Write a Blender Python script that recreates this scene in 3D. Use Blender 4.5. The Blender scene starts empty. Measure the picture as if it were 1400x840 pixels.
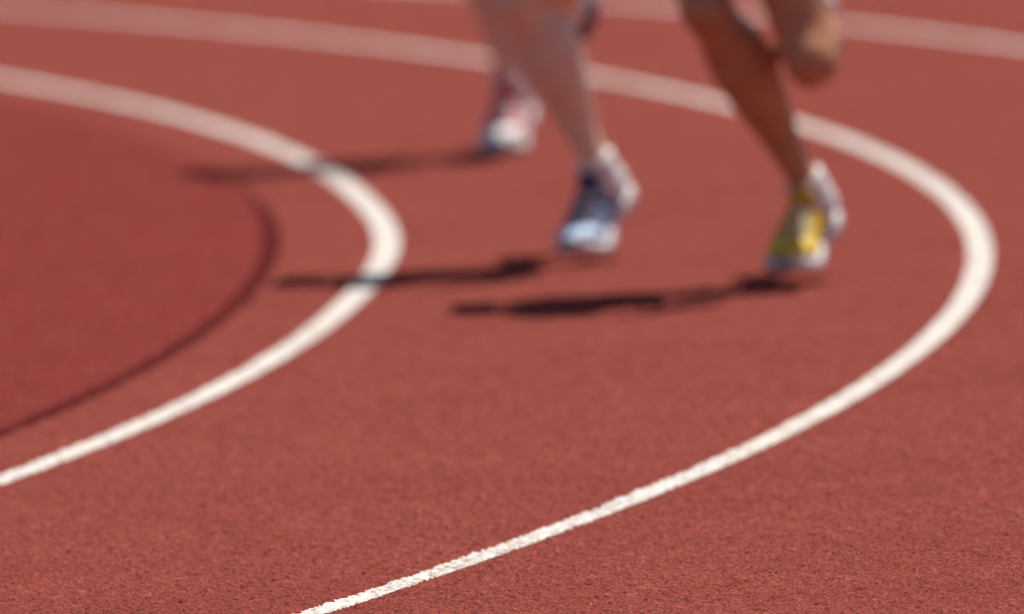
import bpy, math, numpy as np
from mathutils import Vector, Matrix
rng=np.random.default_rng(7)
S=bpy.context.scene
COL=S.collection
# ---------------------------------------------------------------- helpers
def link(o,parent=None):
    COL.objects.link(o)
    if parent is not None: o.parent=parent
    return o
def empty(name,loc=(0,0,0)):
    o=bpy.data.objects.new(name,None); o.location=loc; o.empty_display_size=.2
    return link(o)
def mesh_np(name,v,f,smooth=False):
    """v (n,3) f (m,4) numpy"""
    me=bpy.data.meshes.new(name)
    me.vertices.add(len(v)); me.vertices.foreach_set('co',np.ascontiguousarray(v,dtype=np.float32).ravel())
    k=f.shape[1]
    me.loops.add(f.size); me.loops.foreach_set('vertex_index',np.ascontiguousarray(f,dtype=np.int32).ravel())
    me.polygons.add(len(f)); me.polygons.foreach_set('loop_start',np.arange(0,f.size,k,dtype=np.int32))
    me.update(calc_edges=True)
    me.polygons.foreach_set('use_smooth',np.full(len(f),smooth))
    me.update()
    return me
def new_mat(name):
    m=bpy.data.materials.new(name); m.use_nodes=True
    nt=m.node_tree; b=nt.nodes['Principled BSDF']
    return m,nt,b
def N(nt,t,**kw):
    n=nt.nodes.new(t)
    for k,v in kw.items(): setattr(n,k,v)
    return n
def math_n(nt,op,a,b=None,c=None):
    n=N(nt,'ShaderNodeMath',operation=op)
    for i,x in enumerate((a,b,c)):
        if x is None: continue
        if isinstance(x,(int,float)): n.inputs[i].default_value=x
        else: nt.links.new(x,n.inputs[i])
    return n.outputs[0]
def mixc(nt,fac,a,b,mode='MIX'):
    n=N(nt,'ShaderNodeMix',data_type='RGBA',blend_type=mode)
    for i,x in ((0,fac),(6,a),(7,b)):
        if isinstance(x,(int,float)): n.inputs[i].default_value=x
        elif isinstance(x,tuple): n.inputs[i].default_value=(*x,1)
        else: nt.links.new(x,n.inputs[i])
    return n.outputs[2]
def noise(nt,vec,scale,detail=2,rough=.5):
    n=N(nt,'ShaderNodeTexNoise'); n.inputs['Scale'].default_value=scale
    n.inputs['Detail'].default_value=detail; n.inputs['Roughness'].default_value=rough
    nt.links.new(vec,n.inputs['Vector']); return n.outputs['Fac']
def ramp(nt,fac,lo,hi):
    n=N(nt,'ShaderNodeMapRange'); nt.links.new(fac,n.inputs[0])
    n.inputs[1].default_value=lo; n.inputs[2].default_value=hi
    return n.outputs[0]
# ---------------------------------------------------------------- layout constants (metres)
CX,CY,R1=-36.654,33.762,36.39
LANE=1.22; LW=0.05; RS=36.16
# ---------------------------------------------------------------- materials of the track
def track_material():
    m,nt,b=new_mat('polyurethane_track')
    pos=N(nt,'ShaderNodeNewGeometry').outputs['Position']
    sub=N(nt,'ShaderNodeVectorMath',operation='SUBTRACT'); nt.links.new(pos,sub.inputs[0]); sub.inputs[1].default_value=(CX,CY,0)
    sx=N(nt,'ShaderNodeSeparateXYZ'); nt.links.new(sub.outputs[0],sx.inputs[0])
    r=math_n(nt,'SQRT',math_n(nt,'ADD',math_n(nt,'MULTIPLY',sx.outputs[0],sx.outputs[0]),math_n(nt,'MULTIPLY',sx.outputs[1],sx.outputs[1])))
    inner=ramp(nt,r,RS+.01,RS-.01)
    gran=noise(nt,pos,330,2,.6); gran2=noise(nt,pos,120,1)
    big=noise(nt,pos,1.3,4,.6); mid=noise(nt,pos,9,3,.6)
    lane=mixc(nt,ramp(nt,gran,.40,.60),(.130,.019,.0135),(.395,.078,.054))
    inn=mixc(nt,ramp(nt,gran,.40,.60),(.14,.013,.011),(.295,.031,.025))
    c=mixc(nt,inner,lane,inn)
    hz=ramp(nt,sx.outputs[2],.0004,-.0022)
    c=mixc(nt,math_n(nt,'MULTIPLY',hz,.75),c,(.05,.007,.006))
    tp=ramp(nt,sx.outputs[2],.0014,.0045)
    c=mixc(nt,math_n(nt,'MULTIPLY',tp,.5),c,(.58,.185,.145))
    c=mixc(nt,math_n(nt,'MULTIPLY',ramp(nt,gran2,.62,.75),.4),c,(.10,.016,.012))
    c=mixc(nt,math_n(nt,'MULTIPLY',ramp(nt,big,.35,.7),.28),c,(.17,.022,.018))
    c=mixc(nt,math_n(nt,'MULTIPLY',ramp(nt,mid,.5,.75),.14),c,(.40,.10,.075))
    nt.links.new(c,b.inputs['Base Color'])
    b.inputs['Roughness'].default_value=.85
    b.inputs['Specular IOR Level'].default_value=.15
    return m
def paint_material():
    m,nt,b=new_mat('line_paint')
    pos=N(nt,'ShaderNodeNewGeometry').outputs['Position']
    at=N(nt,'ShaderNodeAttribute',attribute_name='pit').outputs['Fac']
    g=noise(nt,pos,260,2,.6)
    wear=noise(nt,pos,3,3)
    k=math_n(nt,'ADD',at,math_n(nt,'MULTIPLY',g,.55))
    k=math_n(nt,'ADD',k,math_n(nt,'MULTIPLY',wear,.25))
    pit=ramp(nt,k,.82,1.0)
    base=mixc(nt,ramp(nt,g,.3,.7),(.72,.66,.59),(.84,.80,.74))
    c=mixc(nt,math_n(nt,'MULTIPLY',pit,.8),base,(.24,.11,.09))
    nt.links.new(c,b.inputs['Base Color']); b.inputs['Roughness'].default_value=.7; b.inputs['Specular IOR Level'].default_value=.3
    return m
def plain(name,col,rough=.6,var=.15,scale=40,sss=0,spec=.5,bump=0):
    m,nt,b=new_mat(name)
    oc=N(nt,'ShaderNodeTexCoord').outputs['Object']
    n=noise(nt,oc,scale,3,.6)
    dk=tuple(x*(1-var) for x in col); lt=tuple(min(1,x*(1+var)) for x in col)
    nt.links.new(mixc(nt,ramp(nt,n,.3,.7),dk,lt),b.inputs['Base Color'])
    b.inputs['Roughness'].default_value=rough; b.inputs['Specular IOR Level'].default_value=spec
    if sss:
        b.inputs['Subsurface Weight'].default_value=sss
        b.inputs['Subsurface Radius'].default_value=(.012,.005,.003); b.inputs['Subsurface Scale'].default_value=1
        b.inputs['Coat Weight'].default_value=.15; b.inputs['Coat Roughness'].default_value=.3
    if bump:
        bn=N(nt,'ShaderNodeBump'); bn.inputs['Strength'].default_value=bump; bn.inputs['Distance'].default_value=.002
        nt.links.new(noise(nt,oc,300,2),bn.inputs['Height']); nt.links.new(bn.outputs[0],b.inputs['Normal'])
    return m
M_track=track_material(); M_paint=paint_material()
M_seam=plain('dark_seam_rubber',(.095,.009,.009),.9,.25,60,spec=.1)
# ---------------------------------------------------------------- granular height field (periodic 2 m tile)
TS=2.0; NT=760; CELL=TS/NT
def periodic(sig):
    w=rng.standard_normal((NT,NT)); fx=np.fft.fftfreq(NT)[:,None]; fy=np.fft.fftfreq(NT)[None,:]
    g=np.exp(-2*(math.pi*sig)**2*(fx**2+fy**2))
    o=np.real(np.fft.ifft2(np.fft.fft2(w)*g)); return o/o.std()
H=periodic(.9)+periodic(2.2)*.25
H=np.sign(H)*np.abs(H)**1.25
H=H/H.std()*.0015
H=np.clip(H,-.0034,.0056)
def hsample(x,y):
    gx=(x/CELL)%NT; gy=(y/CELL)%NT
    i=np.floor(gx).astype(int)%NT; j=np.floor(gy).astype(int)%NT; a=gx-np.floor(gx); b=gy-np.floor(gy)
    i2=(i+1)%NT; j2=(j+1)%NT
    return H[i,j]*(1-a)*(1-b)+H[i2,j]*a*(1-b)+H[i,j2]*(1-a)*b+H[i2,j2]*a*b
track=empty('running_track')
ii,jj=np.meshgrid(np.arange(NT+1),np.arange(NT+1),indexing='ij')
v=np.stack([ii*CELL,jj*CELL,H[ii%NT,jj%NT]],-1).reshape(-1,3)
idx=np.arange((NT+1)**2).reshape(NT+1,NT+1)
f=np.stack([idx[:-1,:-1],idx[1:,:-1],idx[1:,1:],idx[:-1,1:]],-1).reshape(-1,4)
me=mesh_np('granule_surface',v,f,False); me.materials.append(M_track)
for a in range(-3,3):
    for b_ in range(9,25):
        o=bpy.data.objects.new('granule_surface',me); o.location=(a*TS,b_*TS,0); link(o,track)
# flat sheet of the track everywhere else
def ring(name,r0,r1,z,mat,n=720,a0=0,a1=2*math.pi):
    a=np.linspace(a0,a1,n+1)
    vi=np.stack([CX+r0*np.cos(a),CY+r0*np.sin(a),np.full_like(a,z)],-1)
    vo=np.stack([CX+r1*np.cos(a),CY+r1*np.sin(a),np.full_like(a,z)],-1)
    v=np.concatenate([vi,vo]); k=np.arange(n)
    f=np.stack([k,k+n+1,k+n+2,k+1],-1)
    m=mesh_np(name,v,f); m.materials.append(mat); return bpy.data.objects.new(name,m)
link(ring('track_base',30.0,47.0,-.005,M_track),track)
# grass ground to the horizon
Mg,nt,b=new_mat('grass')
pos=N(nt,'ShaderNodeNewGeometry').outputs['Position']
nt.links.new(mixc(nt,noise(nt,pos,.6,8,.7),(.035,.07,.018),(.07,.12,.03)),b.inputs['Base Color']); b.inputs['Roughness'].default_value=.9
g=mesh_np('ground',np.array([[-900,-900,-.012],[900,-900,-.012],[900,900,-.012],[-900,900,-.012]],float),np.array([[0,1,2,3]]))
g.materials.append(Mg); link(bpy.data.objects.new('ground',g))
# ---------------------------------------------------------------- painted lines
def line(name,rc,w,mat,y0=20.,y1=48.,lift=.0016,wob=False):
    a0=math.asin((y0-CY)/rc); a1=math.asin((y1-CY)/rc)
    fine=np.arange(a0,a1,.003/rc)
    co=np.concatenate([np.linspace(-math.pi,a0,900)[:-1],fine,np.linspace(fine[-1],math.pi,900)[1:]])
    nw=max(6,int(w/.003))
    rr=np.linspace(-w/2,w/2,nw+1)
    A,Q=np.meshgrid(co,rr,indexing='ij')
    edge=np.sign(Q)*(np.abs(Q)>w/2-1e-6)*(rng.standard_normal(A.shape)*.0012)
    RR=rc+Q+edge
    if wob:
        yy=CY+rc*np.sin(A); RR=RR+np.where(np.abs(A)<.6,.017*np.exp(-((yy-33.9)/1.5)**2)-.006,0)
    X=CX+RR*np.cos(A); Y=CY+RR*np.sin(A); h=hsample(X,Y)
    isf=(A>=a0)&(A<=fine[-1])
    # paint fills the pits, so the line is a little smoother than the bare rubber
    Z=np.where(isf,np.maximum(h,-.0012)+lift*np.where(h>0,.8,1),.0045)
    n,mm=A.shape; idx=np.arange(n*mm).reshape(n,mm)
    f=np.stack([idx[:-1,:-1],idx[:-1,1:],idx[1:,1:],idx[1:,:-1]],-1).reshape(-1,4)
    m=mesh_np(name,np.stack([X,Y,Z],-1).reshape(-1,3),f,False); m.materials.append(mat)
    at=m.attributes.new('pit','FLOAT','POINT')
    p=np.where(isf,.5-h/.0055*.5,.3)
    at.data.foreach_set('value',p.astype(np.float32).ravel())
    return link(bpy.data.objects.new(name,m))
for i in range(4):
    line('lane_line',R1+LANE*i,LW+(.003 if i==0 else 0),M_paint,wob=(i==0))
# dark seam inside lane one
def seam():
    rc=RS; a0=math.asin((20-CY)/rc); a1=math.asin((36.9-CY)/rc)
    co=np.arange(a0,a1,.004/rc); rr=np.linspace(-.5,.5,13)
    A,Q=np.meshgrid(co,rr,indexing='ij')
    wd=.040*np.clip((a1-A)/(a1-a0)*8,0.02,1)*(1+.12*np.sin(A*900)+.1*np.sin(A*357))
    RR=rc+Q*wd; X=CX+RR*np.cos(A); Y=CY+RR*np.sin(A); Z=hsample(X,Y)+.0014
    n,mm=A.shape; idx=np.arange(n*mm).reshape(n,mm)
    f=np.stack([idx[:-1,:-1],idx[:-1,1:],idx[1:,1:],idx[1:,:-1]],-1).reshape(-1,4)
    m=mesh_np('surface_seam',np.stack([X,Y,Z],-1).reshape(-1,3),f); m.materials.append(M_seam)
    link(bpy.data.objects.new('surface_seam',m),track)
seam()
# ---------------------------------------------------------------- figures
def cr(P,k=5):
    """catmull-rom over rows of P"""
    P=np.array(P,float)
    if len(P)<3: return np.array([P[0]*(1-t)+P[-1]*t for t in np.linspace(0,1,k+1)])
    Q=np.vstack([2*P[0]-P[1],P,2*P[-1]-P[-2]]); out=[]
    for i in range(1,len(Q)-2):
        for t in np.linspace(0,1,k,endpoint=False):
            a,b,c,d=Q[i-1:i+3]
            out.append(.5*((2*b)+(-a+c)*t+(2*a-5*b+4*c-d)*t*t+(-a+3*b-3*c+d)*t**3))
    out.append(P[-1]); return np.array(out)
class MB:
    def __init__(s): s.v=[]; s.f=[]; s.m=[]
    def tube(s,rows,side=(1,0,0),seg=18,k=5,mi=0,cap=True):
        """rows: (x,y,z,ra,rb)"""
        R=cr(rows,k); P=R[:,:3]; ra=np.maximum(R[:,3],.001); rb=np.maximum(R[:,4],.001)
        T=np.gradient(P,axis=0); T/=np.linalg.norm(T,axis=1)[:,None]
        side=np.array(side,float)
        fr=[]
        for i in range(len(P)):
            a=side-T[i]*np.dot(side,T[i]); a/=np.linalg.norm(a); b=np.cross(T[i],a); fr.append((P[i],a,b,ra[i],rb[i]))
        if cap:
            def endc(fi,t):
                p,a,b,x,y=fi; r=min(x,y); return [(p+t*r*math.sin(q),a,b,x*math.cos(q),y*math.cos(q)) for q in (.5,1.0,1.4)]
            fr=endc(fr[0],-T[0])[::-1]+fr+endc(fr[-1],T[-1])
        base=len(s.v)
        for p,a,b,x,y in fr:
            for j in range(seg):
                t=2*math.pi*j/seg; s.v.append(tuple(p+a*x*math.cos(t)+b*y*math.sin(t)))
        for i in range(len(fr)-1):
            for j in range(seg):
                j2=(j+1)%seg; s.f.append((base+i*seg+j,base+i*seg+j2,base+(i+1)*seg+j2,base+(i+1)*seg+j)); s.m.append(mi)
        s.f.append(tuple(base+j for j in range(seg))[::-1]); s.m.append(mi)
        s.f.append(tuple(base+(len(fr)-1)*seg+j for j in range(seg))); s.m.append(mi)
    def mesh(s,name,mats,smooth=True):
        me=bpy.data.meshes.new(name); me.from_pydata(s.v,[],s.f)
        for m in mats: me.materials.append(m)
        me.polygons.foreach_set('material_index',s.m); me.polygons.foreach_set('use_smooth',[smooth]*len(s.f)); me.update()
        return me
nrm=lambda v:(np.array(v,float)/np.linalg.norm(v))
A_=lambda *v:np.array(v,float)
def remeshed(me,vox,sm=4):
    o=bpy.data.objects.new('tmp',me); COL.objects.link(o)
    r=o.modifiers.new('r','REMESH'); r.mode='VOXEL'; r.voxel_size=vox; r.use_smooth_shade=True
    q=o.modifiers.new('s','SMOOTH'); q.iterations=sm; q.factor=.5
    dg=bpy.context.evaluated_depsgraph_get(); out=bpy.data.meshes.new_from_object(o.evaluated_get(dg))
    bpy.data.objects.remove(o); return out
BALL=.09
def shoe(parent,P,toe,heel,side,mats,name):
    """P ball-of-foot point under the sole; toe/heel unit directions; mats sole,toe,mid,heel,lace,sock. returns ankle"""
    side=nrm(side); toe=nrm(toe); heel=nrm(heel)
    nt_=nrm(np.cross(toe,side)); 
    if nt_[2]<0 and abs(toe[2])<.3: nt_=-nt_
    nh=nrm(np.cross(side,heel)); 
    if np.dot(nh,nt_)<0: nh=-nh
    st=[(0,.014,.026),(.010,.027,.038),(.028,.038,.049),(.055,.046,.057),(.09,.049,.066),(.12,.046,.076),(.15,.041,.089),(.18,.039,.100),(.21,.039,.108),(.24,.040,.114),(.262,.038,.111),(.277,.028,.094),(.284,.014,.072)]
    R=cr([(a,b*1.07,c*1.03) for a,b,c in st],3)
    mb=MB(); seg=20
    def frame(s):
        if s<BALL: o=P+toe*(BALL-s); n=nt_
        else: o=P+heel*(s-BALL); n=nh
        w=np.clip((s-BALL+.03)/.06,0,1); n=nrm(nt_*(1-w)+nh*w); return o,n
    # upper
    b0=0
    for s_,w,h in R:
        o,n=frame(s_)
        spring=.012*max(0,(.05-s_)/.05)
        for j in range(seg):
            t=2*math.pi*j/seg; c,sn=math.cos(t),math.sin(t)
            x=w*np.sign(c)*abs(c)**.8
            z=.018+spring+(h-.018)*(.5+.5*np.sign(sn)*abs(sn)**.75)
            x*= (1-.30*max(0,sn)) if s_>.1 else 1
            x+= .006*math.sin(s_/.284*math.pi)  # slight last curve
            mb.v.append(tuple(o+side*x+n*z))
    nR=len(R)
    for i in range(nR-1):
        for j in range(seg):
            j2=(j+1)%seg; mb.f.append((i*seg+j,i*seg+j2,(i+1)*seg+j2,(i+1)*seg+j))
            s_=R[i][0]; t=2*math.pi*(j+.5)/seg; up=math.sin(t)
            mi=1 if s_<.06 else (3 if s_>.205 else 2)
            if .07<s_<.19 and up<.75 and ((s_*1.0+up*.018)%.036)<.012: mi=1
            mb.m.append(mi)
    mb.f.append(tuple(range(seg))); mb.m.append(1)
    mb.f.append(tuple((nR-1)*seg+j for j in range(seg))[::-1]); mb.m.append(3)
    # sole
    b0=len(mb.v); 
    for s_,w,h in R:
        o,n=frame(s_); spring=.012*max(0,(.05-s_)/.05)
        th=.024+.010*min(1,s_/.25)
        ww=w+.005-(.006 if .14<s_<.2 else 0)
        for x,z in ((-ww*.9,0.001),(-ww,.006),(-ww*1.0,th-.004),(-ww*.9,th),(ww*.9,th),(ww,th-.004),(ww,.006),(ww*.9,.001)):
            mb.v.append(tuple(o+side*(x+.006*math.sin(s_/.284*math.pi))+n*(z+spring)))
    for i in range(nR-1):
        for j in range(8):
            j2=(j+1)%8; mb.f.append((b0+i*8+j,b0+i*8+j2,b0+(i+1)*8+j2,b0+(i+1)*8+j)); mb.m.append(0)
    mb.f.append(tuple(b0+j for j in range(8))); mb.m.append(0)
    mb.f.append(tuple(b0+(nR-1)*8+j for j in range(8))[::-1]); mb.m.append(0)
    # laces + tongue
    for q in range(6):
        s_=.105+q*.015; o,n=frame(s_); h=np.interp(s_,[a for a,_,_ in st],[c for _,_,c in st])
        d=.007 if q%2 else -.007
        o2,_=frame(s_+d)
        mb.tube([(*(o+n*(h-.006)-side*.022),.003,.003),(*((o+o2)/2+n*(h+.004)),.003,.003),(*(o2+n*(h-.006)+side*.022),.003,.003)],side=n,seg=8,k=3,mi=4)
    o,n=frame(.2); 
    mb.tube([(*(frame(.17)[0]+frame(.17)[1]*.095),.024,.006),(*(o+n*.125-heel*.012),.026,.006)],side=side,seg=12,k=3,mi=2)
    me=mb.mesh(name,mats[:5]); ob=link(bpy.data.objects.new(name,me),parent)
    o,n=frame(.232)
    return o+n*.105, nh
def runner(origin,skin,hairc,shortc,topc,J,stance,swing,mats_l,mats_r,sock,calf=1.0):
    root=empty('runner',origin)
    # shoes / ankles
    O=A_(0,0,0)
    d=nrm(stance['toe']); th=stance['pitch']
    heel=-d*math.cos(th)+A_(0,0,math.sin(th)); side=nrm(np.cross(d,A_(0,0,1)))
    ankR,nR=shoe(root,O,d,heel,side,mats_r,'right_shoe')
    td=nrm(swing['toe']); sd=A_(1,0,0); sd=nrm(sd-td*np.dot(sd,td))
    n_=nrm(np.cross(sd,td)); 
    if np.dot(n_,A_(*swing['up']))<0: n_=-n_
    ankL=A_(*swing['ankle']); P=ankL-n_*.105+td*(.232-BALL)
    # build shoe with matching normal
    shoe(root,P,td,-td,sd if np.dot(np.cross(td,sd),n_)>0 else -sd,mats_l,'left_shoe')
    hipR,hipL=A_(*J['hipR']),A_(*J['hipL']); knR,knL=A_(*J['kneeR']),A_(*J['kneeL'])
    pel=(hipR+hipL)/2; neck=A_(*J['neck']); head=A_(*J['head'])
    mb=MB()
    def leg(hip,kn,an,fwd,top):
        ax=nrm(an-kn); back=-(fwd-ax*np.dot(fwd,ax)); back=nrm(back)
        sd=nrm(np.cross(back,ax))
        L=lambda a,b,t:a*(1-t)+b*t
        th=nrm(kn-hip); fr=nrm(fwd-th*np.dot(fwd,th))
        rows=[(*(hip+A_(0,0,.02)),.088,.095),(*(L(hip,kn,.2)+fr*.004),.088,.094),(*(L(hip,kn,.45)+fr*.010),.078,.084),(*(L(hip,kn,.7)+fr*.008),.066,.068),(*(L(hip,kn,.88)),.056,.056),(*(kn+fr*.006),.053,.056)]
        mb.tube(rows,side=sd,seg=22)
        q=calf
        rows=[(*kn,.051,.052),(*(L(kn,an,.10)+back*.006),.050,.052),(*(L(kn,an,.22)+back*.017),.058*q,.058),(*(L(kn,an,.34)+back*.020),.061*q,.060*q),(*(L(kn,an,.48)+back*.014),.053*q,.053*q),(*(L(kn,an,.65)+back*.006),.040*q,.042),(*(L(kn,an,.82)+back*.002),.032,.036),(*an,.031,.037)]
        mb.tube(rows,side=sd,seg=22)
        mb.tube([(*(kn-th*.02+fr*.030),.022,.018),(*(kn+ax*.02+fr*.024),.020,.018)],side=sd,seg=12)  # patella
        for w in (-1,1):
            mb.tube([(*(L(kn,an,.18)+back*.03+sd*w*.024*q),.026*q,.026),(*(L(kn,an,.40)+back*.028+sd*w*.020),.020*q,.020)],side=sd,seg=12)
            mb.tube([(*(an+sd*w*.026+ax*.012),.011,.013),(*(an+sd*w*.027-ax*.004),.011,.013)],side=sd,seg=10) # malleolus
    leg(hipR,knR,ankR,d,1)
    leg(hipL,knL,ankL,A_(*swing['f']),1)
    up=nrm(neck-pel); L=lambda t:pel*(1-t)+neck*t
    mb.tube([(*(pel-up*.05),.135,.105),(*(pel+up*.03),.155,.115),(*L(.25),.140,.10),(*L(.42),.132,.093),(*L(.62),.158,.108),(*L(.8),.172,.112),(*L(.93),.140,.085),(*L(1.02),.075,.065)],side=(1,0,0),seg=28)
    hu=nrm(head-neck)
    mb.tube([(*neck,.060,.060),(*(neck*.5+head*.5),.054,.056),(*(head-hu*.04),.052,.056)],seg=18)
    # head: chin to crown
    F=A_(0,-1,0); F=nrm(F-hu*np.dot(F,hu))
    mb.tube([(*(head-hu*.10+F*.045),.026,.024),(*(head-hu*.075+F*.030),.046,.052),(*(head-hu*.03+F*.012),.064,.080),(*(head+hu*.02),.073,.094),(*(head+hu*.07-F*.004),.070,.090),(*(head+hu*.105-F*.006),.046,.060)],side=(1,0,0),seg=24)
    mb.tube([(*(head+hu*.015+F*.090),.007,.007),(*(head-hu*.012+F*.104),.010,.011),(*(head-hu*.028+F*.102),.014,.010)],seg=10)  # nose
    mb.tube([(*(head-hu*.055+F*.080-A_(.022,0,0)),.006,.006),(*(head-hu*.056+F*.090),.008,.007),(*(head-hu*.055+F*.080+A_(.022,0,0)),.006,.006)],side=hu,seg=8)
    for w in (-1,1):
        mb.tube([(*(head+hu*.022+A_(w*.074,.008,0)),.006,.016),(*(head-hu*.006+A_(w*.078,.012,0)),.006,.018),(*(head-hu*.03+A_(w*.071,.004,0)),.006,.010)],seg=10)
        mb.tube([(*(head+hu*.034+F*.086+A_(w*.014,0,0)),.007,.006),(*(head+hu*.036+F*.078+A_(w*.045,0,0)),.007,.006)],side=hu,seg=8) # brow
    # arms
    shR=neck+A_(-.175,0,-.055); shL=neck+A_(.175,0,-.055)
    bones=[]
    def arm(sh,el,wr,pd):
        mb.tube([(*(sh+(neck-sh)*.35),.052,.052),(*sh,.054,.056),(*(sh*.6+el*.4),.046,.048),(*(sh*.2+el*.8),.039,.040),(*el,.036,.038)],side=(1,0,0.1),seg=16)
        mb.tube([(*el,.036,.037),(*(el*.75+wr*.25),.040,.040),(*(el*.3+wr*.7),.029,.030),(*wr,.027,.022)],side=(1,0,0.1),seg=16)
        ax=nrm(wr-el); pal=nrm(pd-ax*np.dot(pd,ax)); sd=nrm(np.cross(ax,pal))
        pm=wr+ax*.085
        mb.tube([(*wr,.026,.018),(*(wr+ax*.045),.038,.015),(*pm,.040,.013)],side=sd,seg=16)
        for q,(off,ln) in enumerate(((-.030,.068),(-.010,.076),(.010,.071),(.029,.056))):
            b0=pm+sd*off; p1=b0+ax*ln*.42+pal*ln*.15; p2=p1+ax*ln*.10+pal*ln*.34; p3=p2-ax*ln*.16+pal*ln*.18
            mb.tube([(*(b0-ax*.015),.0095,.0095),(*p1,.009,.009),(*p2,.008,.008),(*p3,.0075,.0075)],side=sd,seg=10,k=3)
        t0=wr+ax*.03-sd*.03
        mb.tube([(*(t0+pal*.004),.014,.013),(*(t0-sd*.022+ax*.03+pal*.015),.011,.011),(*(t0-sd*.016+ax*.055+pal*.028),.009,.009)],side=pal,seg=10,k=3)
        bones.append((sh,el)); bones.append((el,wr)); bones.append((wr,pm+ax*.06))
    arm(shR,neck+A_(*J['elR']),neck+A_(*J['wrR']),A_(1,0,0))
    arm(shL,neck+A_(*J['elL']),neck+A_(*J['wrL']),A_(-1,0,0))
    body=remeshed(mb.mesh('body',[]),.0065,5)
    body.materials.clear(); body.materials.append(skin)
    link(bpy.data.objects.new('body',body),root)
    # clothing shells cut from the body surface
    n=len(body.vertices); V=np.empty(n*3,np.float32); body.vertices.foreach_get('co',V); V=V.reshape(-1,3).astype(float)
    Nn=np.empty(n*3,np.float32); body.vertex_normals.foreach_get('vector',Nn); Nn=Nn.reshape(-1,3).astype(float)
    F4=np.array([p.vertices[:] for p in body.polygons if len(p.vertices)==4])
    def dseg(a,b,r):
        ab=b-a; t=np.clip(((V-a)@ab)/(ab@ab),0,1); return np.linalg.norm(V-(a+t[:,None]*ab),axis=1)-r,t
    dT,tT=dseg(pel-up*.05,neck,.13); dRt,tR=dseg(hipR,knR,.08); dLt,tL=dseg(hipL,knL,.08)
    da=np.min([dseg(a,b,.045)[0] for a,b in bones],axis=0)
    dls=np.min([dseg(knR,ankR,.05)[0],dseg(knL,ankL,.05)[0]],axis=0)
    dh=dseg(neck+hu*.05,head+hu*.05,.06)[0]
    D=np.stack([dT,dRt,dLt,da,dls,dh]); lab=D.argmin(0)
    short=((lab==0)&(tT<.30))|((lab==1)&(tR<.48))|((lab==2)&(tL<.48))
    top=((lab==0)&(tT>.24)&(tT<.985))
    def shell(name,mask,off,mat):
        fm=mask[F4].all(1); f=F4[fm]; u,inv=np.unique(f,return_inverse=True); f=inv.reshape(-1,4)
        offv=off[u] if hasattr(off,'__len__') else off
        v=V[u]+Nn[u]*(offv[:,None] if hasattr(offv,'__len__') else offv)
        m=mesh_np(name,v,f,True); m.materials.append(mat); o=link(bpy.data.objects.new(name,m),root)
        s=o.modifiers.new('thickness','SOLIDIFY'); s.thickness=.003
    leg_t=np.where(lab==1,tR,np.where(lab==2,tL,0))
    shell('running_shorts',short,.010+.035*leg_t,shortc)
    shell('singlet',top,.007,topc)
    # hair: scalp shell
    hv=(V-head)@hu; fv=(V-head)@F
    hm=(np.linalg.norm(V-head,axis=1)<.15)&(hv>-.05)&((fv<.035)|(hv>.062))&(hv*1.0-fv*.9>-.03)
    shell('hair',hm,.010,hairc)
    # eyes
    for w in (-1,1):
        m2=MB(); c=head+hu*.018+F*.080+A_(w*.031,0,0)
        m2.tube([(*(c-F*.004),.011,.011),(*(c+F*.003),.010,.010)],seg=14,mi=0); m2.tube([(*(c+F*.0085),.005,.005),(*(c+F*.0095),.005,.005)],seg=12,mi=1,cap=True)
        link(bpy.data.objects.new('eye',m2.mesh('eye',[M_eye,M_dark])),root)
    # socks
    for an,kn,nm in ((ankR,knR,'right_sock'),(ankL,knL,'left_sock')):
        ax=nrm(kn-an); m3=MB()
        m3.tube([(*(an-ax*.055),.038,.046),(*(an-ax*.03),.041,.046),(*(an-ax*.005),.041,.045),(*(an+ax*.018),.041,.044),(*(an+ax*.026),.042,.045)],seg=22,cap=False)
        link(bpy.data.objects.new(nm,m3.mesh(nm,[sock])),root)
    return root
M_eye=plain('eye_white',(.75,.72,.68),.3); M_dark=plain('pupil',(.02,.015,.01),.3)
white=plain('white_mesh_fabric',(.85,.85,.85),.7,.04,200); wsock=plain('white_cotton',(.86,.86,.86),.85,.04,200,bump=.4)
wsole=plain('white_foam',(.80,.80,.80),.6,.06,50)
yellow=plain('yellow_mesh',(.85,.58,.03),.5,.12,150); gold=plain('gold_mesh',(.62,.38,.02),.5,.15,150)
blue=plain('pale_blue_mesh',(.50,.66,.85),.5,.1,150); navy=plain('navy_mesh',(.035,.06,.15),.5,.2,150)
red=plain('red_mesh',(.62,.07,.06),.5,.15,150); grey=plain('grey_violet_mesh',(.22,.17,.24),.6,.15,150)
skinA=plain('tanned_skin',(.54,.245,.13),.42,.14,18,sss=.12,bump=.15,spec=.45); skinB=plain('fair_skin',(.84,.62,.49),.42,.08,18,sss=.12,bump=.15,spec=.55); skinC=plain('fair_skin_pale',(.80,.59,.47),.4,.08,25,sss=.12,bump=.15)
hairb=plain('dark_hair',(.03,.02,.013),.5,.4,90,bump=.8); hairl=plain('brown_hair',(.12,.07,.035),.5,.4,90,bump=.8)
fr=plain('red_fabric',(.45,.03,.04),.8,.1,60,bump=.3); fn=plain('navy_fabric',(.03,.04,.10),.8,.15,60,bump=.3); fw=plain('white_fabric',(.75,.75,.75),.8,.05,60,bump=.3); fo=plain('orange_fabric',(.62,.20,.03),.8,.1,60,bump=.3)
arms=dict(elR=(-.22,.27,-.24),wrR=(-.22,.16,-.47),elL=(.22,-.02,-.34),wrL=(.12,-.27,-.24))
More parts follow.
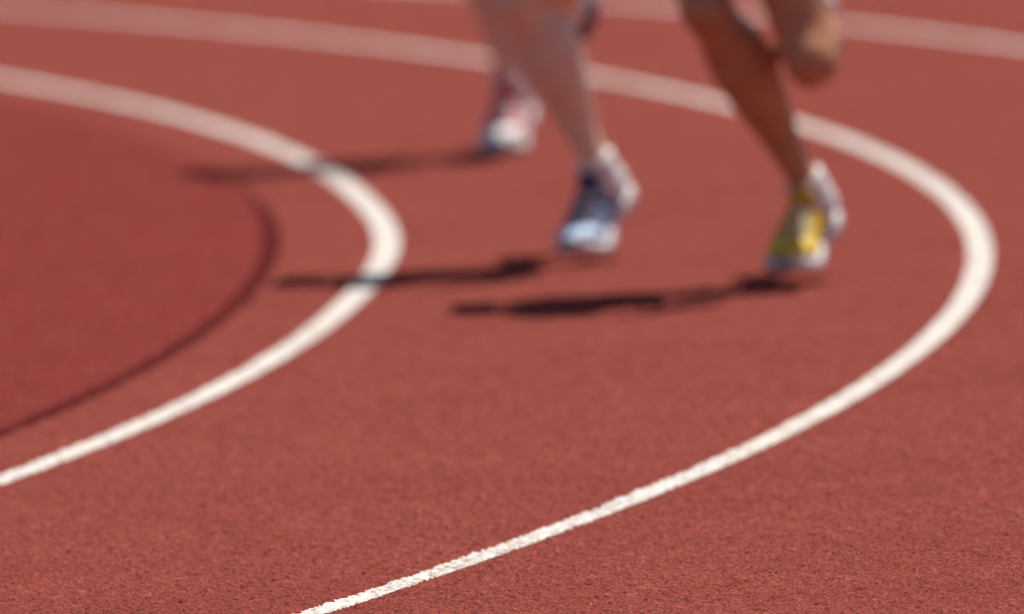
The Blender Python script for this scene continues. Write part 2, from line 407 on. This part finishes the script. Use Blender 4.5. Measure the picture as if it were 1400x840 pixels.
# runner nearest the camera, tanned legs, yellow shoes
runner((.560,31.85,.028),skinA,hairb,fn,fo,
  dict(hipR=(-.245,.06,.93),hipL=(-.065,.03,.895),kneeR=(-.155,-.05,.515),kneeL=(.040,-.13,.410),neck=(-.15,-.18,1.43),head=(-.125,-.24,1.575),**arms),
  dict(toe=(-.35,-.94,0),pitch=math.radians(25)),
  dict(ankle=(.035,.27,.48),toe=(.05,.80,-.50),up=(0,-.6,-.8),f=(0,-1,-.3)),
  [wsole,yellow,gold,white,white],[wsole,yellow,gold,white,white],wsock,1.08)
# second runner, blue and white shoes
runner((.160,32.90,.018),skinB,hairl,fr,fw,
  dict(hipR=(-.20,.06,.93),hipL=(-.03,.05,.94),kneeR=(-.125,-.06,.52),kneeL=(-.03,-.18,.60),neck=(-.10,-.07,1.44),head=(-.08,-.10,1.585),**arms),
  dict(toe=(-.45,-.89,0),pitch=math.radians(35)),
  dict(ankle=(-.025,.22,.50),toe=(.05,.80,-.60),up=(0,-.6,-.8),f=(0,-1,-.3)),
  [wsole,grey,grey,grey,white],[wsole,blue,navy,white,white],wsock,1.18)
# third runner, white and red shoes
runner((.0,37.45,.003),skinC,hairb,fr,fr,
  dict(hipR=(-.17,.06,.93),hipL=(.00,.05,.94),kneeR=(-.05,-.07,.52),kneeL=(.06,-.24,.62),neck=(-.20,-.16,1.46),head=(-.23,-.22,1.60),**arms),
  dict(toe=(-.2,-.98,0),pitch=math.radians(22)),
  dict(ankle=(.08,.14,.62),toe=(.05,.80,-.60),up=(0,-.6,-.8),f=(0,-1,-.3)),
  [wsole,red,white,white,white],[wsole,white,red,white,white],wsock)
# ---------------------------------------------------------------- light
sd=Vector((.22,.245,1)).normalized()
sun=bpy.data.lights.new('sun','SUN'); sun.energy=5.0; sun.angle=math.radians(.5); sun.color=(1,.95,.87)
so=bpy.data.objects.new('sun',sun); so.rotation_euler=sd.to_track_quat('Z','Y').to_euler(); link(so)
w=bpy.data.worlds.new('World'); S.world=w; w.use_nodes=True; nt=w.node_tree
sky=N(nt,'ShaderNodeTexSky'); sky.sky_type='NISHITA'; sky.sun_disc=False
sky.sun_elevation=math.asin(sd.z); sky.sun_rotation=math.atan2(sd.x,sd.y)
nt.links.new(sky.outputs[0],nt.nodes['Background'].inputs[0]); nt.nodes['Background'].inputs[1].default_value=.06
# ---------------------------------------------------------------- camera
p=.059329; roll=-.040551
X=Vector((1,0,0)); U=Vector((0,math.sin(p),math.cos(p))); Fw=Vector((0,math.cos(p),-math.sin(p)))
c,s=math.cos(roll),math.sin(roll)
right=c*X+s*U; up=-s*X+c*U
cam=bpy.data.cameras.new('camera'); co=bpy.data.objects.new('camera',cam)
M=Matrix((right,up,-Fw)).transposed().to_4x4(); M.translation=Vector((0,0,1.8721)); co.matrix_world=M
cam.sensor_width=36; cam.lens=22372/1400*36; cam.clip_end=3000; cam.clip_start=.5
cam.dof.use_dof=True; cam.dof.focus_distance=24.2; cam.dof.aperture_fstop=5.5
link(co); S.camera=co
S.view_settings.view_transform='Standard'; S.view_settings.look='None'; S.view_settings.exposure=0
